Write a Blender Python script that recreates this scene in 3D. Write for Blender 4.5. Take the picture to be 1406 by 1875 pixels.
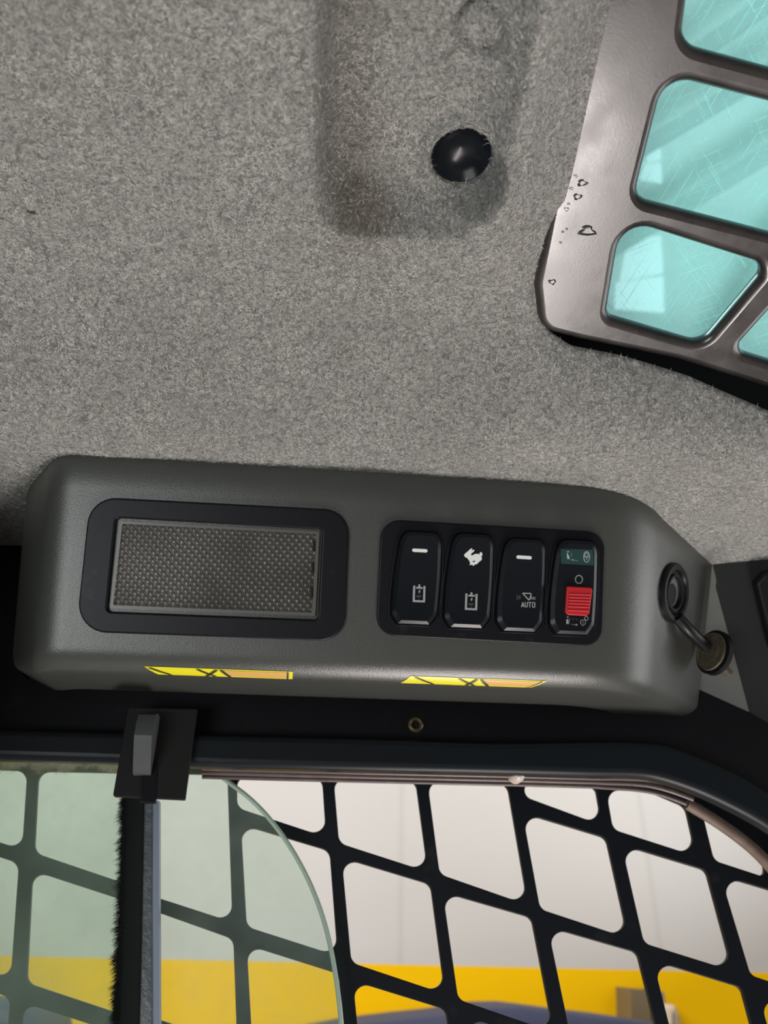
import bpy, bmesh, math, random
import numpy as np
from mathutils import Vector, Matrix
random.seed(7); rng = np.random.default_rng(7)
S = bpy.context.scene
for o in list(bpy.data.objects): bpy.data.objects.remove(o)
COL = S.collection

# ------------------------------------------------------------------ camera
W, H, F = 1406.0, 1875.0, 1400.0
CAM = Vector((0, 0, 1.60))
Zc = Vector((6, 2425, -1400)).normalized()
Xc = Vector((15000, -843, -1400)); Xc = (Xc - Zc*Xc.dot(Zc)).normalized()
Yc = Zc.cross(Xc)
R3 = Matrix((Xc, Yc, Zc))                      # world <- camera
cd = bpy.data.cameras.new('camera'); co = bpy.data.objects.new('camera', cd); COL.objects.link(co)
co.matrix_world = Matrix.Translation(CAM) @ R3.to_4x4()
cd.sensor_fit = 'VERTICAL'; cd.sensor_height = 36.0; cd.lens = 36.0*F/H
cd.clip_start = 0.01; cd.clip_end = 200
cd.dof.use_dof = True; cd.dof.focus_distance = 0.425; cd.dof.aperture_fstop = 9.0
S.camera = co

# ------------------------------------------------------------------ world, lights, exposure
S.view_settings.view_transform = 'Standard'; S.view_settings.look = 'None'
S.view_settings.gamma = 1.0; S.view_settings.exposure = 0.0; S.view_settings.use_curve_mapping = False
wd = bpy.data.worlds.new('world'); S.world = wd; wd.use_nodes = True
bg = wd.node_tree.nodes['Background']; bg.inputs[0].default_value = (0.86, 0.93, 1.0, 1); bg.inputs[1].default_value = 0.12

def area(name, loc, target, sx, sy, power, color):
    l = bpy.data.lights.new(name, 'AREA'); l.shape = 'RECTANGLE'; l.size = sx; l.size_y = sy
    l.energy = power; l.color = color
    o = bpy.data.objects.new(name, l); COL.objects.link(o); o.location = loc
    o.rotation_euler = (Vector(target)-Vector(loc)).to_track_quat('-Z', 'Y').to_euler()
    return o
# added light under the console for its highlights, and the opposite window's daylight
area('front_glazing_daylight', (0.34, 0.47, 0.62), (0.20, 0.42, 1.75), 0.80, 0.09, 14.0, (1.0, 0.92, 0.885))
area('opposite_window_daylight', (-0.75, -0.75, 1.16), (0.05, 0.34, 1.88), 0.8, 0.50, 8.5, (0.95, 1.0, 0.985))
# added lights high over the machine: two wash the wall, one the floor
area('hall_lamps', (-1.6, 0.8, 4.6), (1.2, 4.2, 1.2), 2.2, 1.5, 33, (1.0, 0.97, 0.93))
area('hall_lamps', (3.9, 0.8, 4.2), (2.2, 4.2, 1.2), 2.2, 1.5, 21, (1.0, 0.97, 0.93))
area('hall_lamps_floor', (-2.2, 0.8, 4.4), (0.5, 0.9, 0.0), 2.2, 1.5, 200, (1.0, 0.95, 0.92))
area('hall_roof_daylight', (2.5, 1.3, 2.0), (1.2, 1.8, 6.0), 3.0, 3.0, 105, (1.0, 1.0, 1.0))  # added uplight that brightens the hall roof behind the cyan pane

# ------------------------------------------------------------------ pixel -> place helpers (measuring only)
def ray(px, py):
    c = Vector((px-W/2, H/2-py, -F)); return (R3 @ c).normalized()
def atY(px, py, y):
    d = ray(px, py); t = (y-CAM.y)/d.y; return CAM + d*t
def atZ(px, py, z):
    d = ray(px, py); t = (z-CAM.z)/d.z; return CAM + d*t
def atP(px, py, p, n):
    d = ray(px, py); t = (p-CAM).dot(n)/d.dot(n); return CAM + d*t

# ------------------------------------------------------------------ object helpers
def link(name, me, mat=None, parent=None):
    o = bpy.data.objects.new(name, me); COL.objects.link(o)
    n = len(me.vertices); co_ = np.empty(n*3, np.float32); me.vertices.foreach_get('co', co_); co_ = co_.reshape(-1, 3)
    c = (co_.min(0)+co_.max(0))/2 if n else np.zeros(3)
    co_ -= c.astype(np.float32); me.vertices.foreach_set('co', co_.ravel()); me.update()
    o.location = Vector([float(v) for v in c]) - (wloc(parent) if parent else Vector((0, 0, 0)))
    if mat: me.materials.clear(); me.materials.append(mat)
    if parent: o.parent = parent
    return o
def wloc(o):
    v = Vector(o.location)
    while o.parent: o = o.parent; v += Vector(o.location)
    return v
def thing(name, loc, label, cat, group=None):
    o = bpy.data.objects.new(name, None); COL.objects.link(o); o.location = loc; o.empty_display_size = 0.02
    return tag(o, label, cat, group)
def tag(o, label=None, cat=None, group=None, kind=None):
    if label: o['label'] = label
    if cat: o['category'] = cat
    if group: o['group'] = group
    if kind: o['kind'] = kind
    return o
def mesh(name, verts, faces, mat=None, parent=None, smooth=None):
    me = bpy.data.meshes.new(name); me.from_pydata([tuple(v) for v in verts], [], faces); me.update()
    bm = bmesh.new(); bm.from_mesh(me); bmesh.ops.recalc_face_normals(bm, faces=bm.faces); bm.to_mesh(me); bm.free()
    if smooth is not None:
        me.polygons.foreach_set('use_smooth', [True]*len(me.polygons)); me.set_sharp_from_angle(angle=math.radians(smooth))
    return link(name, me, mat, parent)
def rounded(poly, rad, seg=8):
    """poly: list of (x,y) or (x,y,r) -> rounded outline"""
    n = len(poly); out = []
    for i in range(n):
        p = Vector(poly[i][:2]); r = poly[i][2] if len(poly[i]) > 2 else rad
        a = Vector(poly[i-1][:2]); b = Vector(poly[(i+1) % n][:2])
        da = (a-p); db = (b-p); la, lb = da.length, db.length; da /= la; db /= lb
        ang = math.acos(max(-1, min(1, da.dot(db))))
        if r <= 0 or ang > 3.10: out.append((p.x, p.y)); continue
        t = min(r/math.tan(ang/2), la*0.48, lb*0.48); rr = t*math.tan(ang/2)
        bis = (da+db).normalized(); c = p + bis*(rr/math.sin(ang/2))
        s = p+da*t-c; e = p+db*t-c
        a0 = math.atan2(s.y, s.x); a1 = math.atan2(e.y, e.x); d = (a1-a0+math.pi) % (2*math.pi)-math.pi
        for k in range(seg+1):
            th = a0+d*k/seg; out.append((c.x+rr*math.cos(th), c.y+rr*math.sin(th)))
    return out
class Frame:
    def __init__(s, p, ex, ev): s.p = Vector(p); s.ex = Vector(ex).normalized(); s.ev = Vector(ev).normalized(); s.n = s.ex.cross(s.ev)
    def px(s, x, y, w=0.0):                                  # pixel -> (u,v) on the plane (at height w above it)
        q = atP(x, y, s.p+s.n*w, s.n)-s.p; return (q.dot(s.ex), q.dot(s.ev))
    def at(s, u, v, w=0.0): return s.p+s.ex*u+s.ev*v+s.n*w
    def mat(s, w=0.0):
        m = Matrix((s.ex, s.ev, s.n)).transposed().to_4x4(); m.translation = s.p+s.n*w; return m
def slab(name, polys, fr, w0, w1, mat, parent=None, bevel=0.0, smooth=35):
    """flat outlines (first outer, others holes) in plane coords, from height w0 to w1"""
    cu = bpy.data.curves.new('tmp', 'CURVE'); cu.dimensions = '2D'; cu.fill_mode = 'BOTH'
    cu.extrude = max((w1-w0)/2-bevel, 0.0); cu.bevel_depth = bevel; cu.bevel_resolution = 3; cu.offset = -bevel
    for P in polys:
        sp = cu.splines.new('POLY'); sp.points.add(len(P)-1); sp.use_cyclic_u = True
        for i, q in enumerate(P): sp.points[i].co = (q[0], q[1], 0, 1)
    ob = bpy.data.objects.new('tmp', cu); COL.objects.link(ob)
    dg = bpy.context.evaluated_depsgraph_get(); dg.update()
    me = bpy.data.meshes.new_from_object(ob.evaluated_get(dg)); me.name = name
    bpy.data.objects.remove(ob); bpy.data.curves.remove(cu)
    me.transform(fr.mat((w0+w1)/2))
    bm = bmesh.new(); bm.from_mesh(me); bmesh.ops.remove_doubles(bm, verts=bm.verts, dist=1e-6)
    bmesh.ops.recalc_face_normals(bm, faces=bm.faces); bm.to_mesh(me); bm.free()
    me.polygons.foreach_set('use_smooth', [True]*len(me.polygons)); me.set_sharp_from_angle(angle=math.radians(smooth))
    nn = np.array([abs(p.normal.dot(fr.n)) < .9995 for p in me.polygons]); me.polygons.foreach_set('use_smooth', nn)
    return link(name, me, mat, parent)
def pslab(name, pxpolys, fr, w0, w1, mat, parent=None, bevel=0.0, rad=0, smooth=35):
    return slab(name, [[fr.px(x, y, w1) for x, y in (rounded(P, rad) if rad is not None else P)] for P in pxpolys], fr, w0, w1, mat, parent, bevel, smooth)
def tube_data(pts, r, n=10, cap=True):
    pts = [Vector(p) for p in pts]; V, Fc = [], []
    up = Vector((0, 1, 0)); 
    for i, p in enumerate(pts):
        t = (pts[min(i+1, len(pts)-1)]-pts[max(i-1, 0)]).normalized()
        a = t.cross(up)
        if a.length < 1e-3: a = t.cross(Vector((1, 0, 0)))
        a.normalize(); b = t.cross(a)
        rr = r[i] if hasattr(r, '__len__') else r
        for k in range(n):
            th = 2*math.pi*k/n; V.append(p+a*rr*math.cos(th)+b*rr*math.sin(th))
    for i in range(len(pts)-1):
        for k in range(n): Fc.append((i*n+k, i*n+(k+1) % n, (i+1)*n+(k+1) % n, (i+1)*n+k))
    if cap: Fc.append(tuple(range(n))); Fc.append(tuple((len(pts)-1)*n+k for k in range(n)))
    return V, Fc
def tube(name, pts, r, mat, parent=None, n=10): V, Fc = tube_data(pts, r, n); return mesh(name, V, Fc, mat, parent, 50)
def smoothpts(pts, sub=6):
    P = [Vector(p) for p in pts]; out = []
    for i in range(len(P)-1):
        p0 = P[max(i-1, 0)]; p1 = P[i]; p2 = P[i+1]; p3 = P[min(i+2, len(P)-1)]
        for k in range(sub):
            t = k/sub
            out.append(0.5*((2*p1)+(p2-p0)*t+(2*p0-5*p1+4*p2-p3)*t*t+(3*p1-p0-3*p2+p3)*t**3))
    out.append(P[-1]); return out
def lathe(name, prof, c, axis, mat, parent=None, n=40, smooth=35):
    """prof: list (r, h) along axis from c"""
    ax = Vector(axis).normalized(); a = ax.cross(Vector((0, 0, 1)) if abs(ax.z) < .9 else Vector((1, 0, 0))).normalized(); b = ax.cross(a)
    V, Fc = [], []
    for r, h in prof:
        for k in range(n):
            th = 2*math.pi*k/n; V.append(Vector(c)+ax*h+(a*math.cos(th)+b*math.sin(th))*max(r, 1e-5))
    for i in range(len(prof)-1):
        for k in range(n): Fc.append((i*n+k, i*n+(k+1) % n, (i+1)*n+(k+1) % n, (i+1)*n+k))
    return mesh(name, V, Fc, mat, parent, smooth)

# ------------------------------------------------------------------ materials
def nmat(name):
    m = bpy.data.materials.new(name); m.use_nodes = True; nt = m.node_tree; nt.nodes.clear()
    out = nt.nodes.new('ShaderNodeOutputMaterial'); return m, nt, out
def N(nt, typ, **kw):
    n = nt.nodes.new(typ)
    for k, v in kw.items():
        if k in n.inputs: n.inputs[k].default_value = v
        else: setattr(n, k, v)
    return n
def ramp(nt, src, stops):
    r = nt.nodes.new('ShaderNodeValToRGB'); nt.links.new(src, r.inputs[0])
    while len(r.color_ramp.elements) > 1: r.color_ramp.elements.remove(r.color_ramp.elements[-1])
    for i, (p, c) in enumerate(stops):
        e = r.color_ramp.elements[0] if i == 0 else r.color_ramp.elements.new(p)
        e.position = p; e.color = (c, c, c, 1) if not hasattr(c, '__len__') else (*c, 1)
    return r.outputs[0]
def coords(nt): return nt.nodes.new('ShaderNodeNewGeometry').outputs['Position']
def noise(nt, scale, detail=3, rough=.5, vec=None):
    n = N(nt, 'ShaderNodeTexNoise'); n.inputs['Scale'].default_value = scale; n.inputs['Detail'].default_value = detail; n.inputs['Roughness'].default_value = rough
    nt.links.new(vec if vec else coords(nt), n.inputs['Vector']); return n.outputs['Fac']
def mix(nt, fac, a, b, mode='MIX'):
    m = nt.nodes.new('ShaderNodeMix'); m.data_type = 'RGBA'; m.blend_type = mode
    for i, v in ((0, fac), (6, a), (7, b)):
        if hasattr(v, 'links') or isinstance(v, bpy.types.NodeSocket): nt.links.new(v, m.inputs[i])
        else: m.inputs[i].default_value = v if i == 0 else (*v, 1)
    return m.outputs[2]
def pbr(name, col, rough=.5, metal=0, bump=None, var=0.0, vscale=60, dirt=None, spec=.5):
    """bump=(scale,strength,distance); dirt=(colour, scale, threshold, amount)"""
    m, nt, out = nmat(name); b = N(nt, 'ShaderNodeBsdfPrincipled'); nt.links.new(b.outputs[0], out.inputs[0])
    b.inputs['Roughness'].default_value = rough; b.inputs['Metallic'].default_value = metal; b.inputs['Specular IOR Level'].default_value = spec
    c = col
    if max(col) < .02: b.inputs['Specular IOR Level'].default_value = .2
    if var: c = mix(nt, ramp(nt, noise(nt, vscale), [(.3, 0.0), (.7, 1.0)]), tuple(x*(1-var) for x in col), tuple(min(1, x*(1+var)) for x in col))
    if dirt: 
        f = ramp(nt, noise(nt, dirt[1], 5, .65), [(dirt[2], 0.0), (dirt[2]+.15, dirt[3])]); c = mix(nt, f, c, dirt[0])
    if isinstance(c, tuple): b.inputs['Base Color'].default_value = (*c, 1)
    else: nt.links.new(c, b.inputs['Base Color'])
    if bump:
        bp = N(nt, 'ShaderNodeBump'); bp.inputs['Strength'].default_value = bump[1]; bp.inputs['Distance'].default_value = bump[2]
        nt.links.new(noise(nt, bump[0], 3), bp.inputs['Height']); nt.links.new(bp.outputs[0], b.inputs['Normal'])
    return m
M = {}
M['console'] = pbr('grained_grey_plastic', (.050, .053, .048), .33, bump=(1500, .35, .0004), var=.05, vscale=30, spec=.75)
M['black'] = pbr('black_plastic', (.006, .006, .009), .38, bump=(1800, .2, .0002), dirt=((.05, .048, .045), 45, .62, .35))
M['rocker'] = pbr('black_switch_plastic', (.008, .010, .013), .24, dirt=((.05, .05, .05), 80, .66, .4))
M['blackmatt'] = pbr('matt_black_paint', (.006, .006, .008), .6, dirt=((.03, .03, .03), 40, .6, .3))
M['frame'] = pbr('satin_black_frame', (.010, .013, .016), .38, dirt=((.05, .05, .05), 50, .66, .3))
M['grille'] = pbr('black_painted_steel', (.010, .012, .016), .45, bump=(700, .15, .0003), dirt=((.06, .055, .045), 35, .6, .35))
M['white'] = pbr('white_print', (.75, .78, .74), .6)
M['greyprint'] = pbr('worn_grey_print', (.34, .37, .36), .6)
M['faint'] = pbr('faint_grey_print', (.12, .13, .13), .6)
M['red'] = pbr('red_plastic', (.52, .012, .02), .42)
M['greenfilm'] = pbr('dark_green_print', (.012, .05, .048), .35)
M['rail'] = pbr('dusty_brown_rail', (.11, .082, .080), .38, dirt=((.2, .16, .12), 60, .5, .4))
M['brass'] = pbr('tarnished_brass', (.22, .16, .09), .4, metal=.6)
M['bolt'] = pbr('pale_bolt', (.55, .47, .42), .4)
M['alu'] = pbr('grey_metal_channel', (.10, .115, .13), .38, metal=.3, bump=(300, .4, .001), dirt=((.2, .21, .21), 70, .5, .5))
M['bluestrip'] = pbr('blue_grey_rubber', (.24, .29, .37), .4)
M['brush'] = pbr('black_brush_pile', (.008, .010, .010), .8)
M['greytab'] = pbr('grey_plastic_tab', (.06, .066, .068), .5, bump=(900, .2, .0002))
M['trim'] = pbr('grey_trim_plastic', (.12, .125, .118), .4, bump=(1500, .3, .0004))
M['darktrim'] = pbr('dark_grey_trim_plastic', (.016, .016, .017), .55, bump=(1500, .3, .0004))
M['cap'] = pbr('dusty_rubber_cap', (.075, .06, .04), .7, var=.3, vscale=400)
M['socket'] = pbr('black_socket_rubber', (.008, .008, .009), .35)
M['fibre'] = pbr('pale_felt_fibre', (.62, .61, .57), .9, var=.25, vscale=40)
M['debris'] = pbr('brown_debris', (.07, .035, .02), .8)
M['roofshell'] = pbr('dark_roof_shell', (.01, .01, .012), .7)

def felt_mat():
    m, nt, out = nmat('grey_felt'); b = N(nt, 'ShaderNodeBsdfPrincipled'); nt.links.new(b.outputs[0], out.inputs[0])
    b.inputs['Roughness'].default_value = .95; b.inputs['Specular IOR Level'].default_value = .15
    b.inputs['Sheen Weight'].default_value = .25; b.inputs['Sheen Roughness'].default_value = .5
    pos = coords(nt)
    mp = N(nt, 'ShaderNodeMapping'); nt.links.new(pos, mp.inputs[0])
    w = N(nt, 'ShaderNodeTexNoise'); w.inputs['Scale'].default_value = 260; nt.links.new(pos, w.inputs['Vector'])
    ad = N(nt, 'ShaderNodeVectorMath', operation='MULTIPLY_ADD'); nt.links.new(w.outputs['Color'], ad.inputs[0]); ad.inputs[1].default_value = (.006, .006, .006); nt.links.new(pos, ad.inputs[2])
    n1 = noise(nt, 520, 4, .75, ad.outputs[0]); n2 = noise(nt, 190, 3, .6, ad.outputs[0]); n3 = noise(nt, 9, 3, .5)
    c = mix(nt, ramp(nt, n1, [(.32, 0.0), (.68, 1.0)]), (.125, .124, .118), (.52, .515, .485))
    c = mix(nt, ramp(nt, n2, [(.33, .55), (.46, 0.0)]), c, (.10, .10, .093))
    c = mix(nt, ramp(nt, n3, [(.35, 0.0), (.7, .3)]), c, (.21, .205, .185))
    # soiled corner of the pocket, brown smudges, plus shade painted along its left wall
    def spot(p, r, col, amt, c, stretch=(1, 1, 1)):
        v = N(nt, 'ShaderNodeVectorMath', operation='SUBTRACT'); nt.links.new(pos, v.inputs[0]); v.inputs[1].default_value = p
        v2 = N(nt, 'ShaderNodeVectorMath', operation='MULTIPLY'); nt.links.new(v.outputs[0], v2.inputs[0]); v2.inputs[1].default_value = stretch
        l = N(nt, 'ShaderNodeVectorMath', operation='LENGTH'); nt.links.new(v2.outputs[0], l.inputs[0])
        nn = noise(nt, 90, 3, .6)
        a = N(nt, 'ShaderNodeMath', operation='MULTIPLY_ADD'); nt.links.new(nn, a.inputs[0]); a.inputs[1].default_value = r*.9; nt.links.new(l.outputs['Value'], a.inputs[2])
        return mix(nt, ramp(nt, a.outputs[0], [(r*.45, amt), (min(r*1.5, .99), 0.0)]), c, col)
    c = spot(tuple(atZ(672, 392, ZC+.012)), .022, (.10, .065, .04), .75, c)
    c = spot(tuple(atZ(640, 300, ZC+.015)), .020, (.10, .085, .065), .5, c, (1, .5, 1))
    c = spot(tuple(atZ(618, 150, ZC+.014)), .022, (.085, .09, .07), .75, c, (1, .20, 1))  # painted shade running down the pocket's left wall
    c = spot(tuple(atZ(190, 690, ZC-.01)), .020, (.19, .15, .11), .5, c, (.6, 1.3, 1))
    c = spot(tuple(atZ(640, 640, ZC-.01)), .010, (.17, .15, .12), .35, c)
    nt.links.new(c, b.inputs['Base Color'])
    bp = N(nt, 'ShaderNodeBump'); bp.inputs['Strength'].default_value = 1.0; bp.inputs['Distance'].default_value = .0024
    nt.links.new(n1, bp.inputs['Height']); bp2 = N(nt, 'ShaderNodeBump'); bp2.inputs['Strength'].default_value = .6; bp2.inputs['Distance'].default_value = .0055
    nt.links.new(n2, bp2.inputs['Height']); nt.links.new(bp.outputs[0], bp2.inputs['Normal']); nt.links.new(bp2.outputs[0], b.inputs['Normal'])
    return m

def edge_gloss(nt):
    lw = N(nt, 'ShaderNodeLayerWeight'); lw.inputs[0].default_value = .5
    p = N(nt, 'ShaderNodeMath', operation='POWER'); nt.links.new(lw.outputs['Facing'], p.inputs[0]); p.inputs[1].default_value = 4.0
    q = N(nt, 'ShaderNodeMath', operation='MULTIPLY_ADD'); nt.links.new(p.outputs[0], q.inputs[0]); q.inputs[1].default_value = .6; q.inputs[2].default_value = .035
    return q
def glass_mat(name, tint, dust, dustcol, dscale=25, thr=.5, film=None):
    m, nt, out = nmat(name)
    t = N(nt, 'ShaderNodeBsdfTransparent'); t.inputs[0].default_value = (*tint, 1)
    g = N(nt, 'ShaderNodeBsdfGlossy'); g.inputs['Roughness'].default_value = .03
    fr = edge_gloss(nt)
    m1 = N(nt, 'ShaderNodeMixShader'); nt.links.new(fr.outputs[0], m1.inputs[0]); nt.links.new(t.outputs[0], m1.inputs[1]); nt.links.new(g.outputs[0], m1.inputs[2])
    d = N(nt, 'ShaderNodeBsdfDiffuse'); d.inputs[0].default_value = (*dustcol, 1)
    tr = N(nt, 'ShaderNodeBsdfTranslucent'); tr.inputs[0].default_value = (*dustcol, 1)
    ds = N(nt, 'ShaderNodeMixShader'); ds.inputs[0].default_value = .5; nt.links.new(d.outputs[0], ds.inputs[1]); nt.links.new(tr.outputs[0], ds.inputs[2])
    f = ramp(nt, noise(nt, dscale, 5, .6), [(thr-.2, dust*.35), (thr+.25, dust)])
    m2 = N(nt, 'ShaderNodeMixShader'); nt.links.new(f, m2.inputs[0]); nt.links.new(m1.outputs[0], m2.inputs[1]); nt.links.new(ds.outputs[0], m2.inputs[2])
    last = m2
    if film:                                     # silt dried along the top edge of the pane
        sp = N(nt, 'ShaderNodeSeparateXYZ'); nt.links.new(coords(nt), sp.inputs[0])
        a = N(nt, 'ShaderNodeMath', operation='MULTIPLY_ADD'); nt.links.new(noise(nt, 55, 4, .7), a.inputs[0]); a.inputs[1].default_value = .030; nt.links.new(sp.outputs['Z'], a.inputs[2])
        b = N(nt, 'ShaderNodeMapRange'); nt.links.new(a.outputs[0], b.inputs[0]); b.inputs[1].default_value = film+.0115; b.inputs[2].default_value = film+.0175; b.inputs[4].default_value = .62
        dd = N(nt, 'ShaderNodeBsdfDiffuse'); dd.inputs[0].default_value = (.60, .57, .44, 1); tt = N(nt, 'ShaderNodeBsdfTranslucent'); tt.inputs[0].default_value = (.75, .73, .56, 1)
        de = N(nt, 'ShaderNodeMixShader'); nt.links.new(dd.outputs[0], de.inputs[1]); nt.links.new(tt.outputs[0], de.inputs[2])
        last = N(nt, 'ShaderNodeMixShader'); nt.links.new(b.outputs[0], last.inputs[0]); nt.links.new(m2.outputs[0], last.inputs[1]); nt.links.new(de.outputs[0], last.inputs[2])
    nt.links.new(last.outputs[0], out.inputs[0]); return m
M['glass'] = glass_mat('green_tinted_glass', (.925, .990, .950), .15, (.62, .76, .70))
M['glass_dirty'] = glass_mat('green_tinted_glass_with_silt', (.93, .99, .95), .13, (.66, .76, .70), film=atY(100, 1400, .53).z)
M['glassedge'] = pbr('pale_green_glass_edge', (.45, .55, .48), .2)

def cyan_mat():
    m, nt, out = nmat('cyan_polycarbonate')
    t = N(nt, 'ShaderNodeBsdfTransparent'); t.inputs[0].default_value = (.71, .955, .96, 1)
    g = N(nt, 'ShaderNodeBsdfGlossy'); g.inputs['Roughness'].default_value = .06
    tr = N(nt, 'ShaderNodeBsdfTranslucent'); tr.inputs[0].default_value = (.42, .92, .86, 1)
    d = N(nt, 'ShaderNodeBsdfDiffuse'); d.inputs[0].default_value = (.25, .62, .62, 1)
    a = N(nt, 'ShaderNodeMixShader'); a.inputs[0].default_value = .5; nt.links.new(tr.outputs[0], a.inputs[1]); nt.links.new(d.outputs[0], a.inputs[2])
    pos = coords(nt)
    # fine scratches: stretched noise bands
    sc = None
    for rot, s in ((.5, 1), (-.7, 1.3), (1.3, .8)):
        m0 = N(nt, 'ShaderNodeMapping'); nt.links.new(pos, m0.inputs[0]); m0.inputs['Rotation'].default_value = (0, 0, rot)
        mp = N(nt, 'ShaderNodeMapping'); nt.links.new(m0.outputs[0], mp.inputs[0]); mp.inputs['Scale'].default_value = (30*s, 1100*s, 1)
        n = noise(nt, 1.0, 1, .3, mp.outputs[0]); r = ramp(nt, n, [(.70, 0.0), (.73, .35)])
        sc = r if sc is None else mix(nt, 1.0, sc, r, 'ADD')
    sp = ramp(nt, noise(nt, 900, 2), [(.68, 0.0), (.74, .5)])
    sc = mix(nt, 1.0, sc, sp, 'ADD')
    haze = ramp(nt, noise(nt, 14, 4), [(.3, .10), (.75, .24)])
    sc = mix(nt, 1.0, sc, haze, 'ADD')
    m1 = N(nt, 'ShaderNodeMixShader'); nt.links.new(sc, m1.inputs[0]); nt.links.new(t.outputs[0], m1.inputs[1]); nt.links.new(a.outputs[0], m1.inputs[2])
    fr = edge_gloss(nt)
    m2 = N(nt, 'ShaderNodeMixShader'); nt.links.new(fr.outputs[0], m2.inputs[0]); nt.links.new(m1.outputs[0], m2.inputs[1]); nt.links.new(g.outputs[0], m2.inputs[2])
    nt.links.new(m2.outputs[0], out.inputs[0]); return m
M['cyan'] = cyan_mat()

def plate_mat():
    m, nt, out = nmat('worn_satin_black_plate'); b = N(nt, 'ShaderNodeBsdfPrincipled'); nt.links.new(b.outputs[0], out.inputs[0])
    c = mix(nt, ramp(nt, noise(nt, 30, 5, .6), [(.35, 0.0), (.7, 1.0)]), (.012, .010, .010), (.028, .023, .022))
    c = mix(nt, ramp(nt, noise(nt, 160, 4, .7), [(.66, 0.0), (.72, .6)]), c, (.14, .085, .05))
    nt.links.new(c, b.inputs['Base Color'])
    nt.links.new(ramp(nt, noise(nt, 60, 4), [(.3, .24), (.7, .34)]), b.inputs['Roughness'])
    b.inputs['Specular IOR Level'].default_value = 1.0
    bp = N(nt, 'ShaderNodeBump'); bp.inputs['Strength'].default_value = .06; bp.inputs['Distance'].default_value = .0003
    nt.links.new(noise(nt, 900, 3), bp.inputs['Height']); nt.links.new(bp.outputs[0], b.inputs['Normal']); return m
M['plate'] = plate_mat()

def lens_mat():
    m, nt, out = nmat('ribbed_clear_lens')
    t = N(nt, 'ShaderNodeBsdfTransparent'); t.inputs[0].default_value = (.55, .53, .50, 1)
    b = N(nt, 'ShaderNodeBsdfPrincipled'); b.inputs['Base Color'].default_value = (.17, .16, .145, 1); b.inputs['Roughness'].default_value = .25; b.inputs['Specular IOR Level'].default_value = .8
    pos = coords(nt)
    hs = None
    for rot in (0.75, -0.75):
        mp = N(nt, 'ShaderNodeMapping'); nt.links.new(FU(nt, pos), mp.inputs[0]); mp.inputs['Rotation'].default_value = (0, 0, rot)
        w = N(nt, 'ShaderNodeTexWave', wave_type='BANDS'); w.inputs['Scale'].default_value = 95.0; nt.links.new(mp.outputs[0], w.inputs['Vector'])
        hs = w.outputs['Fac'] if hs is None else mix(nt, 1.0, hs, w.outputs['Fac'], 'MULTIPLY')
    bp = N(nt, 'ShaderNodeBump'); bp.inputs['Strength'].default_value = 1.0; bp.inputs['Distance'].default_value = .0009
    nt.links.new(hs, bp.inputs['Height']); nt.links.new(bp.outputs[0], b.inputs['Normal'])
    f = mix(nt, 1.0, ramp(nt, hs, [(0.0, .35), (.8, .8)]), ramp(nt, noise(nt, 22, 2), [(.35, .45), (.65, 1.0)]), 'MULTIPLY')
    s = N(nt, 'ShaderNodeMixShader'); nt.links.new(f, s.inputs[0]); nt.links.new(t.outputs[0], s.inputs[1]); nt.links.new(b.outputs[0], s.inputs[2])
    nt.links.new(s.outputs[0], out.inputs[0]); return m
TAU = math.radians(25)
def FU(nt, pos):
    """position -> in-plane coordinates of the console face"""
    a = N(nt, 'ShaderNodeCombineXYZ')
    for i, v in enumerate(((1, 0, 0), (0, -math.sin(TAU), math.cos(TAU)))):
        d = N(nt, 'ShaderNodeVectorMath', operation='DOT_PRODUCT'); nt.links.new(pos, d.inputs[0]); d.inputs[1].default_value = v
        nt.links.new(d.outputs['Value'], a.inputs[i])
    return a.outputs[0]
M['lens'] = lens_mat()

# ------------------------------------------------------------------ SETTING: headliner (ceiling)
ZC = CAM.z+.300
def base_drop(y):
    t = np.clip((y-.283)/.112, 0, 1); return .0405*t*t*(3-2*t)
def sdf_poly(X, Y, poly):
    P = np.array(poly); d = np.full(X.shape, 1e9); inside = np.zeros(X.shape, bool); n = len(P)
    for i in range(n):
        a = P[i]; b = P[(i+1) % n]; e = b-a; wx = X-a[0]; wy = Y-a[1]
        t = np.clip((wx*e[0]+wy*e[1])/(e@e), 0, 1); d = np.minimum(d, (wx-e[0]*t)**2+(wy-e[1]*t)**2)
        c = ((a[1] > Y) != (b[1] > Y)) & (X < (b[0]-a[0])*(Y-a[1])/(b[1]-a[1]+1e-12)+a[0]); inside ^= c
    return np.where(inside, 1, -1)*np.sqrt(d)
pxz = lambda pts, z=ZC: [tuple(atZ(x, y, z)[:2]) for x, y in pts]
def pxt(pts):
    return [tuple(atP(x, y, Vector((0, .30, ZC)), Vector((0, -.30, -1)).normalized())[:2]) for x, y in pts]
pocket = pxz(rounded([(578, -260, 0), (578, 432, 75), (850, 436, 60), (925, 330, 60), (1040, -260, 0)], 30, 10))
PD = .027
holepoly = pxt(rounded([(1122, -30, 0), (1062, 250, 60), (1001, 535, 60), (994, 612, 30), (1045, 640, 60), (1130, 655, 80), (1260, 682, 80), (1440, 738, 0), (1900, 900, 0), (1900, -600, 0), (1255, -600, 0)], 40, 8))
plugc = atZ(845, 292, ZC+PD); ringc = atZ(878, 50, ZC+PD)
TILT = .30; TPP = Vector((0, .30, ZC)); TPN = Vector((0, -TILT, -1)).normalized()
holepoly_px = None
def ss(x): x = np.clip(x, 0, 1); return x*x*(3-2*x)
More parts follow.
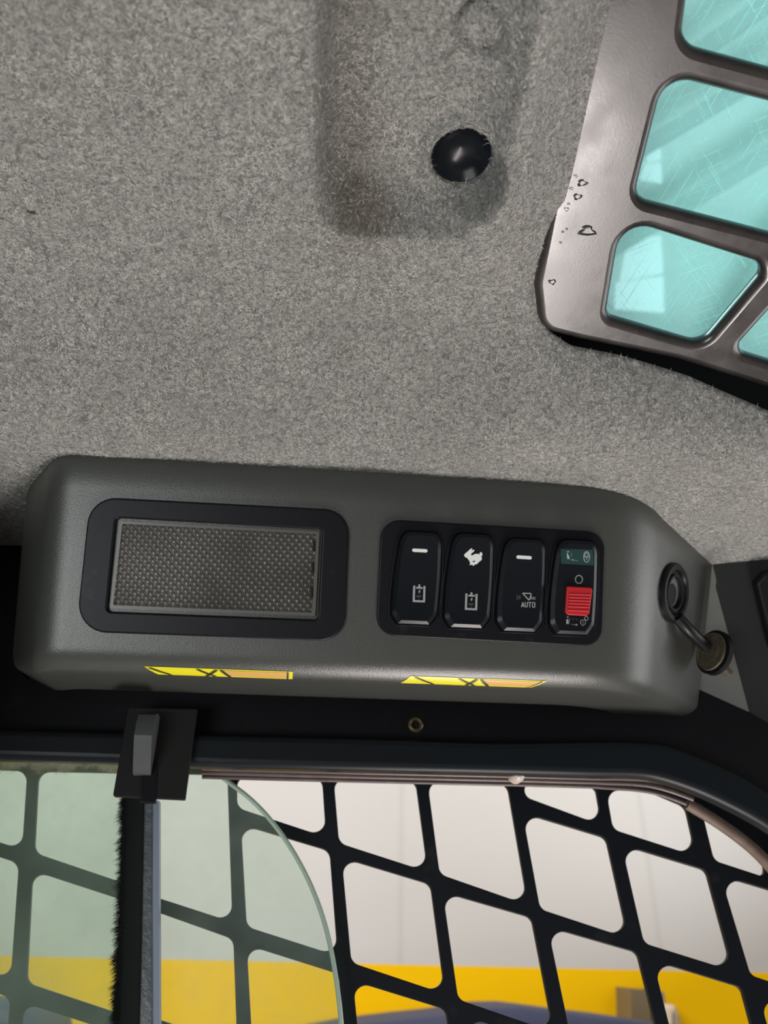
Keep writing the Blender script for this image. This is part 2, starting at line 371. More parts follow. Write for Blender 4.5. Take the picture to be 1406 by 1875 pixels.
def height(X, Y, deco=True):
    z = ZC-base_drop(Y)+TILT*(.30-Y)*ss((X-.072)/.045)*ss((.385-Y)/.05)
    d = sdf_poly(X, Y, pocket)
    # left wall is steep, right and lower walls are gentle
    xl = atZ(578, 200, ZC).x
    soft = np.clip((X-xl)/.05, 0, 1); yb = atZ(700, 432, ZC).y; wdt = .014+.013*np.maximum(np.clip(soft*1.3-.15, 0, 1), np.clip((Y-yb+.03)/.02, 0, 1))
    tt = np.clip((d+.0006)/wdt, 0, 1); z = z+PD*(1-(1-tt)**2.2)
    if not deco: return z
    r = np.hypot(X-plugc.x, Y-plugc.y); f = ss((.021-r)/.005); z = z*(1-f)+plugc.z*f; z = z+.0030*ss((.0165-r)/.003)-.0012*np.exp(-((r-.0185)/.003)**2)
    r = np.hypot(X-ringc.x, Y-ringc.y); z = z+.0055*np.exp(-((r-.0088)/.0014)**2)
    # gentle dishing so the cloth is never perfectly flat
    z = z+.0012*np.sin(X*21+1)*np.cos(Y*17)+.0006*np.sin(X*63)*np.sin(Y*51+1)
    # shoulder rolling up to the roof guard opening
    dh = -sdf_poly(X, Y, holepoly); z = z+.012*np.exp(-np.maximum(dh, 0)/.010)*ss((Y-.22)/.06) - .010*ss((X-.16)/.12)*ss((Y-.28)/.1)
    return z
def onfelt(px, py):
    z = ZC+.01
    for _ in range(12):
        p = atZ(px, py, z); z = .5*z+.5*float(height(np.array([p.x]), np.array([p.y]), False)[0])
    return atZ(px, py, z)
plugc = onfelt(845, 290); ringc = onfelt(878, 50)
def cut(X, Y): return np.maximum(sdf_poly(X, Y, holepoly), .0140-np.hypot(X-plugc.x, Y-plugc.y))
def build_headliner():
    nx, ny = 760, 560; xs = np.linspace(-.42, .52, nx); ys = np.linspace(-.25, .60, ny)
    X, Y = np.meshgrid(xs, ys); hp = cut(X, Y)
    keep = (hp[:-1, :-1]+hp[1:, :-1]+hp[:-1, 1:]+hp[1:, 1:]) <= 0
    # pull the border of the opening onto its outline
    a = np.zeros((ny, nx), bool); b = np.zeros((ny, nx), bool)
    for sy in (slice(0, -1), slice(1, None)):
        for sx in (slice(0, -1), slice(1, None)): a[sy, sx] |= keep; b[sy, sx] |= ~keep
    near = a & b; bx, by = X[near], Y[near]; e = 1e-5
    for _ in range(3):
        d = cut(bx, by); gx = (cut(bx+e, by)-cut(bx-e, by))/(2*e); gy = (cut(bx, by+e)-cut(bx, by-e))/(2*e)
        g2 = np.maximum(gx*gx+gy*gy, .3); bx, by = bx-gx*d/g2, by-gy*d/g2
    X[near] = bx; Y[near] = by
    Z = height(X, Y); idx = np.arange(nx*ny).reshape(ny, nx)
    q = np.stack([idx[:-1, :-1], idx[1:, :-1], idx[1:, 1:], idx[:-1, 1:]], -1)[keep]
    used = np.unique(q); rm = -np.ones(nx*ny, int); rm[used] = np.arange(len(used)); q = rm[q]
    V = np.stack([X, Y, Z], -1).reshape(-1, 3)[used]
    me = bpy.data.meshes.new('ceiling'); me.from_pydata(V.tolist(), [], q.tolist()); me.update()
    me.polygons.foreach_set('use_smooth', [True]*len(me.polygons))
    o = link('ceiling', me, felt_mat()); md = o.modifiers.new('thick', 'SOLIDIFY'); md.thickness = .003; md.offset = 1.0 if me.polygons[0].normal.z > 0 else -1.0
    tag(o, 'mottled grey felt headliner lining the cab roof', kind='structure'); return o
ceiling = build_headliner()

def ribbons(name, P, D, L, wdt, bend, mat, parent, seg=3):
    """many short fibres as one mesh; P roots, D unit directions, L lengths, bend sideways vectors"""
    n = len(P); t = np.linspace(0, 1, seg+1)
    C = P[:, None, :]+D[:, None, :]*(L[:, None]*t)[:, :, None]+bend[:, None, :]*((t*t)[None, :, None])*L[:, None, None]
    view = C[:, 0, :]-np.array(CAM); side = np.cross(D, view); side /= np.linalg.norm(side, axis=1)[:, None]+1e-9
    hw = wdt[:, None]*(1-.6*t)[None, :]/2
    A = C+side[:, None, :]*hw[:, :, None]; B = C-side[:, None, :]*hw[:, :, None]
    V = np.stack([A, B], 2).reshape(-1, 3)
    b = (np.arange(n)*(seg+1)*2)[:, None]+np.arange(seg)[None, :]*2
    q = np.stack([b, b+1, b+3, b+2], -1).reshape(-1, 4)
    me = bpy.data.meshes.new(name); me.vertices.add(len(V)); me.vertices.foreach_set('co', V.astype(np.float32).ravel())
    me.loops.add(q.size); me.loops.foreach_set('vertex_index', q.astype(np.int32).ravel())
    me.polygons.add(len(q)); me.polygons.foreach_set('loop_start', np.arange(0, q.size, 4, dtype=np.int32)); me.update(calc_edges=True)
    return link(name, me, mat, parent)
def fibres():
    n = 110000; X = rng.uniform(-.30, .42, n); Y = rng.uniform(.10, .47, n)
    k = sdf_poly(X, Y, holepoly) < -.0003; X, Y = X[k], Y[k]; r = np.hypot(X-plugc.x, Y-plugc.y); k = r > .0138; X, Y = X[k], Y[k]
    Z = height(X, Y)-.0002; n = len(X); a = rng.uniform(0, 2*np.pi, n); el = rng.uniform(.05, .55, n)
    D = np.stack([np.cos(a)*np.cos(el), np.sin(a)*np.cos(el), -np.sin(el)], -1)
    e = 1e-3; gx = (height(X+e, Y)-height(X-e, Y))/(2*e); gy = (height(X, Y+e)-height(X, Y-e))/(2*e)
    D[:, 2] += D[:, 0]*gx+D[:, 1]*gy; D /= np.linalg.norm(D, axis=1)[:, None]
    bend = np.stack([-np.sin(a), np.cos(a), rng.uniform(0, .6, n)], -1)*rng.uniform(-.9, .9, n)[:, None]; bend[:, 2] = np.abs(bend[:, 2])*.6
    L = rng.uniform(.0010, .0028, n)
    o = ribbons('felt_fibres', np.stack([X, Y, Z], -1), D, L, rng.uniform(.00010, .00022, n), bend, M['fibre'], ceiling)
    tag(o, kind='stuff')
fibres()
# opaque roof shell above the headliner, open over the roof window
def boxm(name, lo, hi, mat, parent=None):
    x0, y0, z0 = lo; x1, y1, z1 = hi
    V = [(x, y, z) for x in (x0, x1) for y in (y0, y1) for z in (z0, z1)]
    return mesh(name, V, [(0, 1, 3, 2), (4, 5, 7, 6), (0, 1, 5, 4), (2, 3, 7, 6), (0, 2, 6, 4), (1, 3, 7, 5)], mat, parent)
HZ = Frame((0, .30, ZC+.0), (1, 0, 0), (0, -1, .30))        # faces down
assert HZ.n.z < 0
XL = 0.150
opening_px = [(1150, -40), (1085, 598), (1255, 651), (1480, 722), (1900, 860), (1900, -600), (1215, -600)]
op = [HZ.px(x, y, -.033) for x, y in opening_px]
sh = slab('trim_1', [[(-.45, .55), (.75, .55), (.75, -.35), (-.45, -.35)], op], HZ, -.048, -.033, M['roofshell'])
tag(sh, 'black steel roof shell above the headliner', kind='structure')

# ------------------------------------------------------------------ roof guard plate and cyan pane
PLZ = -.003                                              # plate underside sits just above the felt
g = thing('roof_guard', atZ(1250, 350, ZC), 'dark steel roof guard plate with rounded window cutouts at upper right', 'roof guard')
outer = [(1085, -40, 0), (1030, 250, 20), (978, 520, 60), (988, 606, 40), (1060, 624, 160), (1245, 662, 300), (1480, 737, 0), (1900, 870, 0), (1900, -620, 0), (1200, -620, 0)]
holes = [[(1282, -160, 20), (1250, 82, 38), (1640, 188, 30), (1660, -110, 30)],
         [(1221, 140, 52), (1163, 366, 28), (1590, 476, 20), (1600, 238, 30)],
         [(1141, 405, 50), (1111, 582, 18), (1288, 634, 40), (1410, 490, 20)],
         [(1344, 645, 16), (1620, 728, 20), (1640, 590, 20), (1450, 528, 20)],
         [(1300, -420, 20), (1288, -190, 20), (1660, -140, 20), (1660, -400, 20)]]
pslab('guard_plate', [outer]+holes, HZ, -.013, PLZ, M['plate'], g, bevel=.0045, rad=0, smooth=50)
pn = pslab('roof_window_pane', [[(1085, -40), (985, 575), (1230, 640), (1480, 715), (1900, 850), (1900, -600), (1190, -600)]], HZ, -.026, -.017, M['cyan'], None, rad=None)
tag(pn, 'scratched cyan tinted polycarbonate pane behind the roof guard cutouts', 'window pane')
# peeled paint blisters on the plate
for i, (x, y, r) in enumerate([(1075, 423, 13), (1066, 335, 8), (1057, 360, 7), (1037, 383, 4), (1054, 322, 3), (1046, 345, 3), (1041, 373, 2), (1030, 424, 2), (1037, 419, 2), (1026, 444, 2), (1011, 516, 6)]):
    pts = []
    for k in range(14):
        a = 2*math.pi*k/14; rr = r*(1+.25*math.sin(3*a+i)+.15*math.sin(5*a+2*i)); pts.append((x+rr*math.cos(a)*1.15, y+rr*.75*math.sin(a)))
    U = [HZ.px(*p, PLZ) for p in pts]; c = Vector((sum(u for u, v in U)/14, sum(v for u, v in U)/14))
    V, Fc = [], []
    for s_, w in ((1.0, .00005), (.93, .0005), (.78, .0001), (.4, .0001)):
        for u, v in U: q = c+(Vector((u, v))-c)*s_; V.append(HZ.at(q.x, q.y, PLZ+w))
    for a_ in range(3):
        for k in range(14): Fc.append((a_*14+k, a_*14+(k+1) % 14, (a_+1)*14+(k+1) % 14, (a_+1)*14+k))
    Fc.append(tuple(42+k for k in range(14)))
    mesh('paint_blister', V, Fc, M['plate'], g, 60)

# ------------------------------------------------------------------ plastic plug in the pocket
pg = thing('headliner_plug', plugc, 'glossy black round plastic plug sunk in the headliner pocket', 'plug')
prof = [(.0156, -.004), (.0155, .0014), (.0140, .0022), (.0132, .0014), (.0115, -.0008), (.0085, -.0030), (.0045, -.0042), (0, -.0045)]
lathe('plug_dish', prof, plugc+Vector((0, 0, .0045)), (0, 0, -1), M['rocker'], pg)
c0 = plugc+Vector((0, 0, .0045))
tube('crease', [c0+Vector((-.008, .010, .0022)), c0+Vector((-.004, .005, .0046)), c0+Vector((0, 0, .0050))], .00018, M['rocker'], pg, 6)

# hairs and crumbs caught in the felt
def hair(px, mat, r, label, nm, cat):
    pts = []
    for x, y in px:
        p = atZ(x, y, ZC-.006); z = float(height(np.array([p.x]), np.array([p.y]))[0]); p = atZ(x, y, z-.0008)
        pts.append(p)
    o = tube(nm, smoothpts(pts, 4), r, mat, None, 6); tag(o, label, cat)
hair([(371, 665), (369, 673), (373, 682), (371, 692)], M['debris'], .00016, 'short dark curled hair caught in the felt above the console', 'hair', 'hair')
hair([(181, 548), (178, 555), (174, 562)], M['debris'], .00014, 'tiny straight dark bristle stuck in the felt at left', 'bristle', 'hair')
hair([(50, 387), (57, 390), (65, 390)], M['debris'], .0004, 'small brown crumb stuck in the felt near left edge', 'crumb', 'debris')

# ------------------------------------------------------------------ overhead console (swept profile)
FP = Vector((0, .395, CAM.z+.257))
CF = Frame(FP, (1, 0, 0), (0, -math.sin(TAU), math.cos(TAU)))       # face plane
assert CF.n.y < 0
YW = .525                                                            # side wall plane
xl = FP.x+CF.px(104, 828)[0]; xr = FP.x+CF.px(1166, 893)[0]
def rail_profile(n=9, FH=.1135, r=.017):
    """(offset outwards from the face line, z) ; outwards = towards camera is negative Y"""
    d = Vector((math.sin(TAU), -math.cos(TAU))); nrm = Vector((-math.cos(TAU), -math.sin(TAU)))
    P = [Vector((0, 0))+Vector((.030, .022)), Vector((.012, .008)), Vector((.002, .0012)), d*.004]
    for k in range(1, 8): P.append(d*(.004+(FH-.006)*k/7))
    e = d*FH; c = e-nrm*r
    a0 = math.atan2(nrm.y, nrm.x); a1 = -math.pi/2-.12
    a0 = a0 % (2*math.pi); a1 = a1 % (2*math.pi)
    for k in range(n+1):
        a = a0+(a1-a0)*k/n; P.append(c+Vector((math.cos(a), math.sin(a)))*r)
    l = P[-1]; P.append(l+Vector((.012, .0012))); P.append(l+Vector((.05, .004)))
    return P
PR = rail_profile()
def plan_path():
    """plan-view centre line of the top edge, with outward normals (x,y)"""
    y = FP.y; pts = []
    aL, aR = math.radians(52), math.radians(47); rr = .014; rq = .034
    A = Vector((xl, y)); B = Vector((xr, y))
    L0 = Vector(atZ(50, 893, FP.z)[:2]); R0 = Vector(atZ(1306, 1012, FP.z)[:2])
    aL = math.atan2(L0.y-A.y, A.x-L0.x); aR = math.atan2(R0.y-B.y, R0.x-B.x)
    raw = [(L0, -aL), (A+(L0-A).normalized()*rr, -aL)]
    for k in range(1, 8):
        t = k/8; p = (A+(L0-A).normalized()*rr)*(1-t)**2+A*2*t*(1-t)+(A+Vector((rr, 0)))*t*t; raw.append((p, -aL*(1-t)))
    for k in range(13): raw.append(((A+Vector((rr, 0))).lerp(B-Vector((rq, 0)), k/12), 0))
    for k in range(1, 10):
        t = k/10; p = (B-Vector((rq, 0)))*(1-t)**2+B*2*t*(1-t)+(B+(R0-B).normalized()*rq)*t*t; raw.append((p, aR*t))
    raw += [(B+(R0-B).normalized()*rq, aR), (B.lerp(R0, .6), aR), (R0, aR)]
    return raw
PATH = plan_path()
def sweep_pt(p, ang, off, dz):
    if ang < -.3: t = min(1, max(0, (xl-p.x)/.031)); dz = dz*(1-.13*t*t); off = off*(1-.1*t)
    if ang > .3: t = min(1, max(0, (p.x-xr)/.10)); dz = dz*(1-.05*t); return Vector((p.x-.22*t*off, p.y+off, FP.z+dz))
    return Vector((p.x, p.y+off, FP.z+dz))
cons = thing('overhead_console', Vector((0, .45, FP.z-.12)), 'long grey plastic overhead console along the top of the side wall', 'console')
V, Fc = [], []; m_ = len(PR)
for p, a in PATH:
    for q in PR: V.append(sweep_pt(p, a, q.x, q.y))
for i in range(len(PATH)-1):
    for k in range(m_-1): Fc.append((i*m_+k, (i+1)*m_+k, (i+1)*m_+k+1, i*m_+k+1))
# rounded closing of the left end
st = len(V); prev = 0; p0, a0 = PATH[0]
for s_, (dx, dy) in enumerate(((-.0015, .004), (-.002, .010), (-.002, .035))):
    for q in PR: V.append(sweep_pt(p0+Vector((dx, dy)), a0, q.x, q.y))
    b = st+s_*m_
    for k in range(m_-1): Fc.append((prev+k, b+k, b+k+1, prev+k+1))
    prev = b
body = mesh('console_body', V, Fc, M['console'], cons, 40)

def on_profile(X, i0, t):                       # point of the main section at profile index i0+t, with outward lift
    a, b = PR[i0], PR[min(i0+1, m_-1)]; q = a.lerp(b, t); d = (b-a).normalized(); n = Vector((d.y, -d.x))
    n = n if n.dot(Vector((-1, -1))) > 0 else -n
    q = q+n*.0003; return Vector((X, FP.y+q.x, FP.z+q.y))
def label_mat(name, seed):
    m, nt, out = nmat(name); b = N(nt, 'ShaderNodeBsdfPrincipled'); nt.links.new(b.outputs[0], out.inputs[0]); b.inputs['Roughness'].default_value = .35
    b.inputs['Base Color'].default_value = (.72, .66, .01, 1); return m
M['yellowlabel'] = label_mat('yellow_label', 1); M['orangelabel'] = pbr('orange_label', (.62, .36, .08), .35); M['ink'] = pbr('black_ink', (.02, .02, .01), .4)
def profile_px_row(X, py_target):
    """profile position (float index) whose image row at X is py_target"""
    best = None
    for i in range(m_-2):
        for t in np.linspace(0, 1, 9):
            p = on_profile(X, i, float(t)); y = proj(p)[1]
            if best is None or abs(y-py_target) < best[0]: best = (abs(y-py_target), i, float(t))
    return best[1]+best[2]
def proj(p):
    c = R3.transposed() @ (Vector(p)-CAM); return (W/2+F*c.x/-c.z, H/2-F*c.y/-c.z)
def x_at(px, idx):
    lo, hi = -.4, .4
    for _ in range(30):
        mid = (lo+hi)/2
        if proj(on_profile(mid, int(idx), idx-int(idx)))[0] < px: lo = mid
        else: hi = mid
    return mid
I0 = profile_px_row(-.08, 1222); I1 = min(I0+5.5, m_-3)
def patch(name, xa0, xa1, xb0, xb1, i0, i1, mat, parent, lift=0.0):
    V, Fc = [], []; n = 8
    for k in range(n+1):
        f = i0+(i1-i0)*k/n; X0 = xa0+(xb0-xa0)*k/n; X1 = xa1+(xb1-xa1)*k/n
        for X in (X0, X1):
            p = on_profile(X, int(f), f-int(f)); V.append(p+Vector((0, -lift*.5, -lift)))
    for k in range(n): Fc.append((2*k, 2*k+1, 2*k+3, 2*k+2))
    return mesh(name, V, Fc, mat, parent, 60)
for (a, b, sl, sr, om) in ((264, 536, 22, 0, .50), (752, 1002, -16, -26, .52)):
    xa, xb = x_at(a, I0), x_at(b, I0); k = .00034
    lab = patch('warning_label', xa, xb, xa+sl*k, xb+sr*k, I0, I1, M['yellowlabel'], cons); lab['label'] = 'yellow warning sticker with orange band and black edging'
    xm = xa+(xb-xa)*om
    patch('orange_band', xm, xb-.002, xm+.006, xb-.002+sr*k, I0+.4, I1-.6, M['orangelabel'], lab, .0002)
    for (u0, u1) in ((.02, .16), (.34, .46), (.47, .40), (.50, .56)):
        s0, s1 = xa+(xb-xa)*u0, xa+(xb-xa)*u1
        patch('black_line', s0, s0+.0022, s1, s1+.0022, I0+.3, I1-.3, M['ink'], lab, .0004)
    patch('black_edge', xb-.0035, xb-.0025, xb-.0035+sr*k, xb-.0025+sr*k, I0+.2, I1, M['ink'], lab, .0004)

# ---- dome light
dl = thing('dome_light', CF.at(*CF.px(390, 1040)), 'rectangular cab lamp with black bezel and ribbed clear lens', 'lamp')
bo = [(164, 909, 52), (641, 934, 48), (632, 1175, 48), (138, 1157, 52)]; bi = [(212, 948, 8), (590, 969, 8), (582, 1135, 8), (195, 1120, 8)]
pslab('bezel', [bo, bi], CF, -.001, .0030, M['black'], dl, bevel=.0012)
pslab('lamp_housing', [[(205, 945, 6), (596, 965, 6), (588, 1140, 6), (190, 1125, 6)]], CF, -.0060, -.0035, pbr('dull_lamp_reflector', (.12, .10, .085), .5, var=.6, vscale=45), dl)
ln = pslab('lens', [[(219, 954, 4), (585, 973, 4), (577, 1128, 4), (201, 1114, 4)]], CF, -.0010, .0022, M['lens'], dl, bevel=.0006)
ln['label'] = 'clear prismatic ribbed lens, greyed with dust'
pslab('lens_rim', [[(219, 954, 4), (585, 973, 4), (577, 1128, 4), (201, 1114, 4)], [(224, 959, 3), (579, 978, 3), (571, 1122, 3), (207, 1108, 3)]], CF, .0021, .0026, pbr('clear_rim', (.09, .087, .08), .3), dl)
for (x, y) in ((576, 1000), (574, 1040), (572, 1085)): pslab('clip_slot', [[(x-2, y-9), (x+2, y-9), (x+1.5, y+9), (x-2.5, y+9)]], CF, .0020, .0030, M['black'], dl)

# ---- switch bezel and rockers
sb = pslab('switch_panel', [[(698, 950, 36), (1109, 974, 36), (1103, 1185, 34), (688, 1163, 36)]], CF, -.001, .0022, M['black'], None, bevel=.0010)
tag(sb, 'black rounded rectangular panel that holds the four rocker switches', 'switch panel')
SBW = .0022
def rocker(cx, cy, w, h, lab):
    """barrel-shaped paddle with chamfered ends"""
    t = thing('rocker_switch', CF.at(*CF.px(cx, cy, SBW), SBW), lab, 'switch')
    u0, v0 = CF.px(cx, cy, .006); sc = (CF.px(cx+50, cy, .006)[0]-CF.px(cx-50, cy, .006)[0])/100
    hw, hh = w*sc/2, h*sc/2*1.0; lean = .05
    rs = []
    for k in range(29):
        v = math.cos(math.pi*k/28)
        x = 1-.16*((v+.3)/1.3)**2 if v > -.3 else 1-.07*((-.3-v)/.7)**2
        if v > .72: x -= .34*(1-math.sqrt(max(0, 1-((v-.72)/.28)**2)))
        if v < -.80: x -= .26*((-.80-v)/.20)
        rs.append((x, v))
    out = rs+[(-x, v) for x, v in rs[::-1]]
    def hgt(v): return .0052+.0022*v*v-(.0008 if v > 0 else 0)*v
    V, Fc = [], []; n = len(out)
    rings = ((1.06, 1.04, 'z0'), (1.05, 1.035, 'z1'), (1.0, 1.0, 'lo'), (.84, .93, 'hi'), (.80, .90, 'hi'), (.55, .62, 'hi'), (.28, .32, 'hi'))
    for sx, sy, md in rings:
        for (a, b) in out:
            v = b*sy; z = {'z0': -.001, 'z1': .0012, 'lo': hgt(v)-.0015, 'hi': hgt(v)}[md]
            V.append(CF.at(u0+a*sx*hw+b*sy*hh*lean, v0+b*sy*hh, SBW+z-.0015))
    for r in range(len(rings)-1):
        for k in range(n): Fc.append((r*n+k, r*n+(k+1) % n, (r+1)*n+(k+1) % n, (r+1)*n+k))
    Fc.append(tuple((len(rings)-1)*n+k for k in range(n)))
    mesh('paddle', V, Fc, M['rocker'], t, 28)
    # shallow surround the paddle rocks in
    slab('surround', [[(u0+a*hw*1.16+b*hh*1.05*lean, v0+b*hh*1.06) for a, b in out], [(u0+a*hw*1.08+b*hh*lean, v0+b*hh*1.03) for a, b in out]], CF, SBW-.0005, SBW+.0010, M['black'], t, bevel=.0003)
    def surf(px, py):
        w_ = .006
        for _ in range(4):
            u, v = CF.px(px, py, w_); vv = (v-v0)/hh; w_ = SBW+hgt(vv)-.0015
        return u, v, w_
    return t, surf
def icon(t, surf, px, mat, name='icon', lift=.00012, bars=None):
    """flat printed shape: px = list of polygons"""
    V, Fc = [], []
    for P in px:
        b = len(V)
        for (x, y) in P: u, v, w_ = surf(x, y); V.append(CF.at(u, v, w_+lift))
        Fc.append(tuple(range(b, b+len(P))))
    me = bpy.data.meshes.new(name); me.from_pydata(V, [], Fc); me.update()
    bm = bmesh.new(); bm.from_mesh(me)
    bmesh.ops.triangulate(bm, faces=bm.faces); bm.normal_update()
    for f in bm.faces:
        if f.normal.dot(CF.n) < 0: f.normal_flip()
    bm.to_mesh(me); bm.free()
    return link(name, me, mat, t)
def bar(x0, y0, x1, y1, w):
    d = Vector((x1-x0, y1-y0)).normalized(); n = Vector((-d.y, d.x))*w/2
    return [(x0+n.x, y0+n.y), (x1+n.x, y1+n.y), (x1-n.x, y1-n.y), (x0-n.x, y0-n.y)]
def pline(P, w): return [bar(*P[i], *P[i+1], w) for i in range(len(P)-1)]
def crop1(pts): return [(690+x/6.391, 940+y/6.391) for x, y in pts]
def crop2(pts): return [(900+x/6.391, 950+y/6.391) for x, y in pts]
def capsule(x0, y0, x1, y1, w):
    a = math.atan2(y1-y0, x1-x0); P = []
    for k in range(9): th = a-math.pi/2+math.pi*k/8; P.append((x1+w/2*math.cos(th), y1+w/2*math.sin(th)))
    for k in range(9): th = a+math.pi/2+math.pi*k/8; P.append((x0+w/2*math.cos(th), y0+w/2*math.sin(th)))
    return P
def battery(ox, oy):        # battery/cylinder symbol, offsets in crop1 px relative to the first switch
    s = lambda pts: crop1([(x+ox, y+oy) for x, y in pts])
    L = []
    for (x0, y0, x1, y1, w) in ((437, 845, 430, 1030, 24), (556, 850, 551, 1032, 24), (420, 1025, 562, 1031, 24), (458, 870, 535, 873, 20), (497, 832, 495, 870, 22)):
        L.append(s(bar(x0, y0, x1, y1, w)))
    bolt = s([(500, 892), (482, 922), (496, 922), (486, 942), (512, 916), (498, 914), (508, 900)])
    fa = [s(bar(x, 960, x, 980, 5)) for x in (468, 480, 492, 504, 514)]+[s(bar(466, 962, 476, 978, 4)), s(bar(484, 978, 498, 978, 4)), s(bar(492, 992, 490, 1010, 5))]
    return L+[bolt], fa
t, sf = rocker(765, 1058, 84, 166, 'leftmost black rocker switch, white dash above a battery symbol')
icon(t, sf, [capsule(*crop1([(432, 431)])[0], *crop1([(572, 439)])[0], 6.2)], M['white'], 'dash_mark')
a, b = battery(0, 0); icon(t, sf, a, M['greyprint'], 'battery_symbol'); icon(t, sf, b, M['faint'], 'small_print')
t, sf = rocker(861, 1063, 84, 168, 'black rocker switch with white running rabbit above a battery symbol')
rab = [(1018, 490), (1035, 466), (1062, 448), (1082, 425), (1108, 408), (1116, 414), (1106, 438), (1130, 424), (1142, 430), (1132, 448), (1108, 468), (1098, 478), (1112, 494), (1150, 474), (1185, 474), (1204, 484), (1200, 466), (1214, 452), (1230, 462), (1234, 488), (1222, 505), (1229, 525), (1222, 548), (1196, 566), (1170, 594), (1140, 600), (1133, 618), (1118, 604), (1080, 602), (1092, 588), (1086, 566), (1070, 540), (1056, 522), (1032, 512)]
icon(t, sf, [crop1(rab)], M['white'], 'rabbit_symbol')
icon(t, sf, [crop1([(1112, 555), (1124, 560), (1138, 556), (1152, 558), (1142, 570), (1128, 572)])], M['rocker'], 'rabbit_belly_gap', .00025)
a, b = battery(612, 98)
a2, b2 = battery(610, 92)
icon(t, sf, a2, M['greyprint'], 'battery_symbol'); icon(t, sf, b2, M['faint'], 'small_print')
t, sf = rocker(957, 1071, 84, 164, 'black rocker switch with white dash and AUTO bucket symbol')
icon(t, sf, [capsule(*crop2([(309, 447)])[0], *crop2([(449, 456)])[0], 6.2)], M['white'], 'dash_mark')
bk = pline([(362, 870), (460, 874), (458, 912), (436, 952), (362, 870)], 12)
icon(t, sf, [crop2(p) for p in bk]+[crop2(bar(440, 915, 512, 920, 6)), crop2(bar(445, 935, 512, 938, 8))], M['greyprint'], 'bucket_symbol')
icon(t, sf, [crop2(p) for p in pline([(297, 890), (297, 945), (325, 920), (297, 892)], 4)+pline([(330, 890), (330, 945)], 4)+pline([(318, 920), (348, 922)], 4)], M['faint'], 'valve_symbol')
G = []
def letter(polys, ox): 
    for P in polys: G.extend(crop2(q) for q in pline([(x+ox, y) for x, y in P], 10))
letter([[(348, 1034), (364, 978), (380, 1034)], [(354, 1018), (375, 1018)]], 0)
letter([[(392, 974), (392, 1022), (399, 1032), (412, 1032), (419, 1022), (419, 974)]], 0)
letter([[(429, 979), (465, 979)], [(447, 979), (447, 1037)]], 0)
letter([[(478, 985), (485, 978), (498, 978), (505, 985), (505, 1028), (498, 1036), (485, 1036), (478, 1028), (478, 985)]], 0)
icon(t, sf, G, M['greyprint'], 'auto_lettering')
t, sf = rocker(1053, 1075, 82, 166, 'rightmost rocker switch with red sliding lock and lock symbols')
icon(t, sf, [crop2([(808, 352), (1180, 362), (1196, 470), (1196, 545), (812, 525)])], M['greenfilm'], 'green_panel', .00008)
P = [crop2(p) for p in pline([(880, 388), (905, 384)], 12)+pline([(884, 405), (890, 470)], 14)+pline([(890, 425), (905, 470)], 22)+pline([(930, 400), (935, 440)], 3)+pline([(935, 480), (1005, 490)], 4)]
P.append(crop2([(930, 480), (948, 470), (948, 492)]))
icon(t, sf, P, M['greyprint'], 'seat_symbol', .0002)
def ring(cx, cy, rx, ry, w, n=28):
    return [[(cx+rx*math.cos(a), cy+ry*math.sin(a)), (cx+rx*math.cos(b), cy+ry*math.sin(b)), (cx+(rx-w)*math.cos(b), cy+(ry-w)*math.sin(b)), (cx+(rx-w)*math.cos(a), cy+(ry-w)*math.sin(a))] for a, b in [(2*math.pi*k/n, 2*math.pi*(k+1)/n) for k in range(n)]]
icon(t, sf, [crop2(p) for p in ring(1110, 445, 38, 66, 9)+ring(1108, 425, 20, 30, 6)+pline([(1080, 440), (1142, 445)], 7)+pline([(1110, 455), (1112, 480)], 8)], M['greyprint'], 'padlock_symbol', .0002)
icon(t, sf, [crop2(p) for p in ring(1020, 709, 46, 52, 10)], M['greyprint'], 'circle_mark', .0002)
icon(t, sf, [crop2(p) for p in pline([(882, 1148), (898, 1150)], 12)+pline([(885, 1175), (885, 1230)], 26)+pline([(912, 1160), (905, 1235)], 3)]+[crop2(p) for p in pline([(932, 1235), (990, 1240)], 4)]+[crop2([(985, 1225), (1008, 1240), (985, 1252)])], M['greyprint'], 'seat_symbol', .0002)
icon(t, sf, [crop2(p) for p in pline([(1042, 1185), (1040, 1225), (1068, 1250), (1095, 1225), (1100, 1185), (1042, 1185)], 6)+ring(1108, 1165, 24, 24, 6)+pline([(1070, 1200), (1068, 1225)], 6)], M['greyprint'], 'open_padlock_symbol', .0002)
icon(t, sf, [crop2(p) for p in pline([(935, 1180), (955, 1165), (955, 1190)], 3)+pline([(975, 1170), (1000, 1172), (1000, 1195)], 3)], M['faint'], 'small_print', .0002)
# red slider
rp = crop2([(890, 790), (1170, 805), (1188, 830), (1150, 1110), (1120, 1138), (895, 1125), (870, 1090)])
u_, v_, w_ = sf(*crop2([(1030, 960)])[0])
sl = slab('lock_slider', [rounded([CF.px(x, y, w_+.003) for x, y in rp], .0008, 4)], CF, w_-.0012, w_+.0022, M['red'], t, bevel=.0006)
sl['label'] = 'red ribbed sliding lock tab'
for k in range(6):
    y = 880+k*36; xa = 905-k*3; xb = 1160-k*4
    if k == 5: y += 8
    A = Vector(crop2([(xa, y)])[0]); B = Vector(crop2([(xb, y+8)])[0]); Q = [CF.at(*CF.px(q.x, q.y, w_+.0022), w_+.0022) for q in (A, B)]
    tube('rib', [Q[0], Q[1]], .00055, M['red'], sl, 8)

